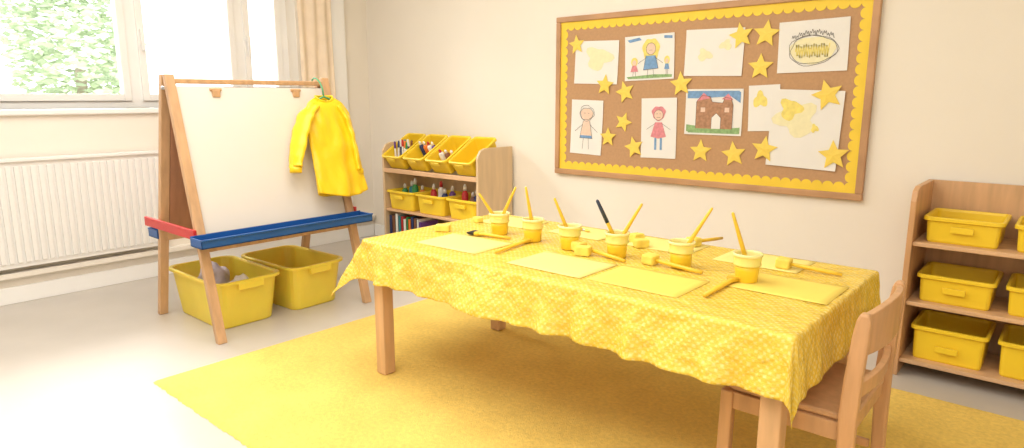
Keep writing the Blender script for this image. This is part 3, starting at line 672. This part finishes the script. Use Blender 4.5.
def star(px, py, r, rot, label, dz=0):
    xm, zm = onwall(px,py); t = B(); pts = []
    for i in range(10):
        a = PI/2+rot+i*PI/5; rr_ = r if i%2==0 else r*.46; pts.append((rr_*math.cos(a), rr_*math.sin(a)))
    c = t.verts.new((0,-.006,0)); vs = [t.verts.new((p[0],-.0012 - (.0 if i%2==0 else .001),p[1])) for i,p in enumerate(pts)]
    bk = [t.verts.new((p[0],0,p[1])) for p in pts]
    for i in range(10):
        t.faces.new((c,vs[i],vs[(i+1)%10])); t.faces.new((vs[(i+1)%10],vs[i],bk[i],bk[(i+1)%10]))
    t.faces.new(bk)
    o = obj('paper_star', t, 'star', None, loc=(xm,-.020-dz,zm)); tag(o, label, 'star', 'yellow paper stars on the board')
for a in [
 (579,45,.062,.1,'yellow star on the left edge of the faint top left drawing',.004),
 (607,85,.066,-.1,'yellow star between the top left drawing and the pencil figure below it',.004),
 (627,92,.068,.3,'yellow star just below the drawing of the yellow-haired girl',.002),
 (610,137,.062,.0,'yellow star just right of the pencil figure drawing',.004),
 (625,122,.062,-.35,'yellow star left of the girl in pink, the upper of two beside her',.0),
 (636,147,.068,.25,'yellow star overlapping the lower left corner of the pink girl drawing',.005),
 (683,84,.072,.1,'yellow star above the pink girl drawing, at the brown building painting\'s corner',.004),
 (702,151,.068,.0,'yellow star under the left half of the brown building painting',.0),
 (735,154,.072,.15,'yellow star under the right corner of the brown building painting',.0),
 (766,149,.072,-.1,'yellow star left of the lower corner of the largest sheet',.007),
 (743,36,.070,.2,'yellow star overlapping the right edge of the top middle blank drawing',.004),
 (768,34,.072,-.1,'yellow star beside the left edge of the rough oval drawing',.002),
 (762,67,.070,.0,'yellow star under the pair of top stars, left of the rough oval drawing',.002),
 (829,95,.078,.3,'yellow star overlapping the top right of the largest sheet',.007),
 (835,155,.076,.1,'yellow star at the lower right corner of the largest sheet',.007)]:
    star(*a)

# ------------------------------------------------------------------ child chair
CHX, CHY = 4.305, -1.56
ch = thing('child_chair', 'small light-wood child\'s chair tucked under the end of the table', 'chair', (CHX-.165,CHY,FZ))
s0 = .37-FZ
q = B(); loft(q,[rr(.35,.37,.04,s0-.02,5,-.0,0), rr(.36,.38,.045,s0-.014,5), rr(.36,.38,.045,s0-.004,5), rr(.35,.37,.04,s0,5)]); obj('seat', q, 'chairwood', ch, smooth=False)
for sy in (-1,1):
    q = B(); L = []
    for z, x, wx in ((0,.178,.036),(.2,.172,.040),(s0,.168,.046),(.46,.172,.044),(.58,.180,.040),(.625,.184,.034),(.645,.185,.020)):
        L.append([(x-wx/2,sy*.2-.015,z),(x+wx/2,sy*.2-.015,z),(x+wx/2,sy*.2+.015,z),(x-wx/2,sy*.2+.015,z)])
    loft(q, L); obj('leg', q, 'chairwood', ch, .007, label='rear leg running up into the back post')
    q = B(); slant(q,(-.165,sy*.185,0),(-.16,sy*.185,s0-.02),.038,.034); obj('leg', q, 'chairwood', ch, .005)
    q = B(); box2(q,(-.15,sy*.185-.01,s0-.075),(.15,sy*.185+.01,s0-.022)); obj('side_apron', q, 'chairwood', ch, .003)
    q = B(); box2(q,(-.15,sy*.185-.008,.10),(.152,sy*.185+.008,.125)); obj('stretcher', q, 'chairwood', ch, .003)
for z0_, z1_, xo, bow in ((.525,.635,.180,.028),(.40,.445,.170,.022)):
    q = B(); L = []
    for i in range(17):
        u = i/16*2-1; x = xo + bow*(1-u*u); y = u*.188; zt_ = z1_ + (.016*(1-u*u) if z0_ > .5 else 0)
        L.append([(x-.009,y,z0_),(x+.009,y,z0_),(x+.011,y,zt_),(x-.007,y,zt_)])
    loft(q, L); obj('back_slat', q, 'chairwood', ch, .003)
q = B(); box2(q,(.155,-.186,s0-.07),(.172,.186,s0-.022)); obj('rear_apron', q, 'chairwood', ch, .003)
q = B(); box2(q,(-.17,-.17,s0-.07),(-.155,.17,s0-.022)); obj('front_apron', q, 'chairwood', ch, .003)

# ------------------------------------------------------------------ right bookcase
KX = 4.165; KW = 1.0
bk = thing('bookcase', 'low wooden bookcase with yellow boxes against the back wall, right of the pinboard', 'bookcase', (KX,-.02,0))
for x in (0, KW-.022):
    q = B(); prof = [(0,0),(-.37,0),(-.37,.77),(-.355,.815),(-.31,.83),(0,.83)]
    loft(q, [[(x,p[0],p[1]) for p in prof], [(x+.022,p[0],p[1]) for p in prof]]); obj('side_panel', q, 'chairwood', bk, .003)
for z in (.06,.32,.58): q = B(); box2(q,(.022,-.355,z),(KW-.022,-.012,z+.018)); obj('shelf', q, 'beechx', bk, .003)
q = B(); box2(q,(.0,-.012,.06),(KW,0,.83)); obj('back_panel', q, 'beech', bk)
rows_ = ['top','middle','bottom']
for r_i, z in enumerate((.598,.338,.078)):
    for j in range(3):
        t = thing('storage_box', f'yellow box on the bookcase\'s {rows_[r_i]} shelf, {ords[j]} from the pinboard side', 'box', (KX+.185+.31*j,-.2,z), 0, 'yellow boxes in the bookcase')
        obj('box_body', tubmesh(.27,.28,[.11,.12,.15][r_i],.92,.012,.02), 'bin', t, bevel=.001)
        q = B(); box2(q,(-.04,-.15,.05),(.04,-.1395,.075)); obj('label_lip', q, 'bin', t, .001)

# ------------------------------------------------------------------ lights
def area(name, loc, target, sx, sy, power, col):
    l = bpy.data.lights.new(name,'AREA'); l.shape = 'RECTANGLE'; l.size = sx; l.size_y = sy; l.energy = power; l.color = col
    o = bpy.data.objects.new(name, l); COL.objects.link(o); o.location = loc; o.rotation_euler = (Vector(target)-Vector(loc)).to_track_quat('-Z','Y').to_euler(); return o
area('sky_light', (-1.9,-1.9,3.9), (1.6,-1.6,.4), 3.2, 2.0, 620, (1,.99,.965))
area('ceiling_fill', (2.2,-2.6,2.66), (2.2,-2.6,0), 2.6, 2.6, 80, (1,.98,.945))  # added soft fill under the ceiling, brightens the room; no fitting modelled
area('ceiling_fill', (4.8,-4.4,2.66), (4.8,-4.4,0), 2.0, 2.0, 68, (1,.975,.93))  # second added fill, out of view behind the camera
wd = bpy.data.worlds.new('world'); S.world = wd; wd.use_nodes = True; bg = wd.node_tree.nodes['Background']; bg.inputs[0].default_value = (.97,.985,1,1); bg.inputs[1].default_value = 2.9
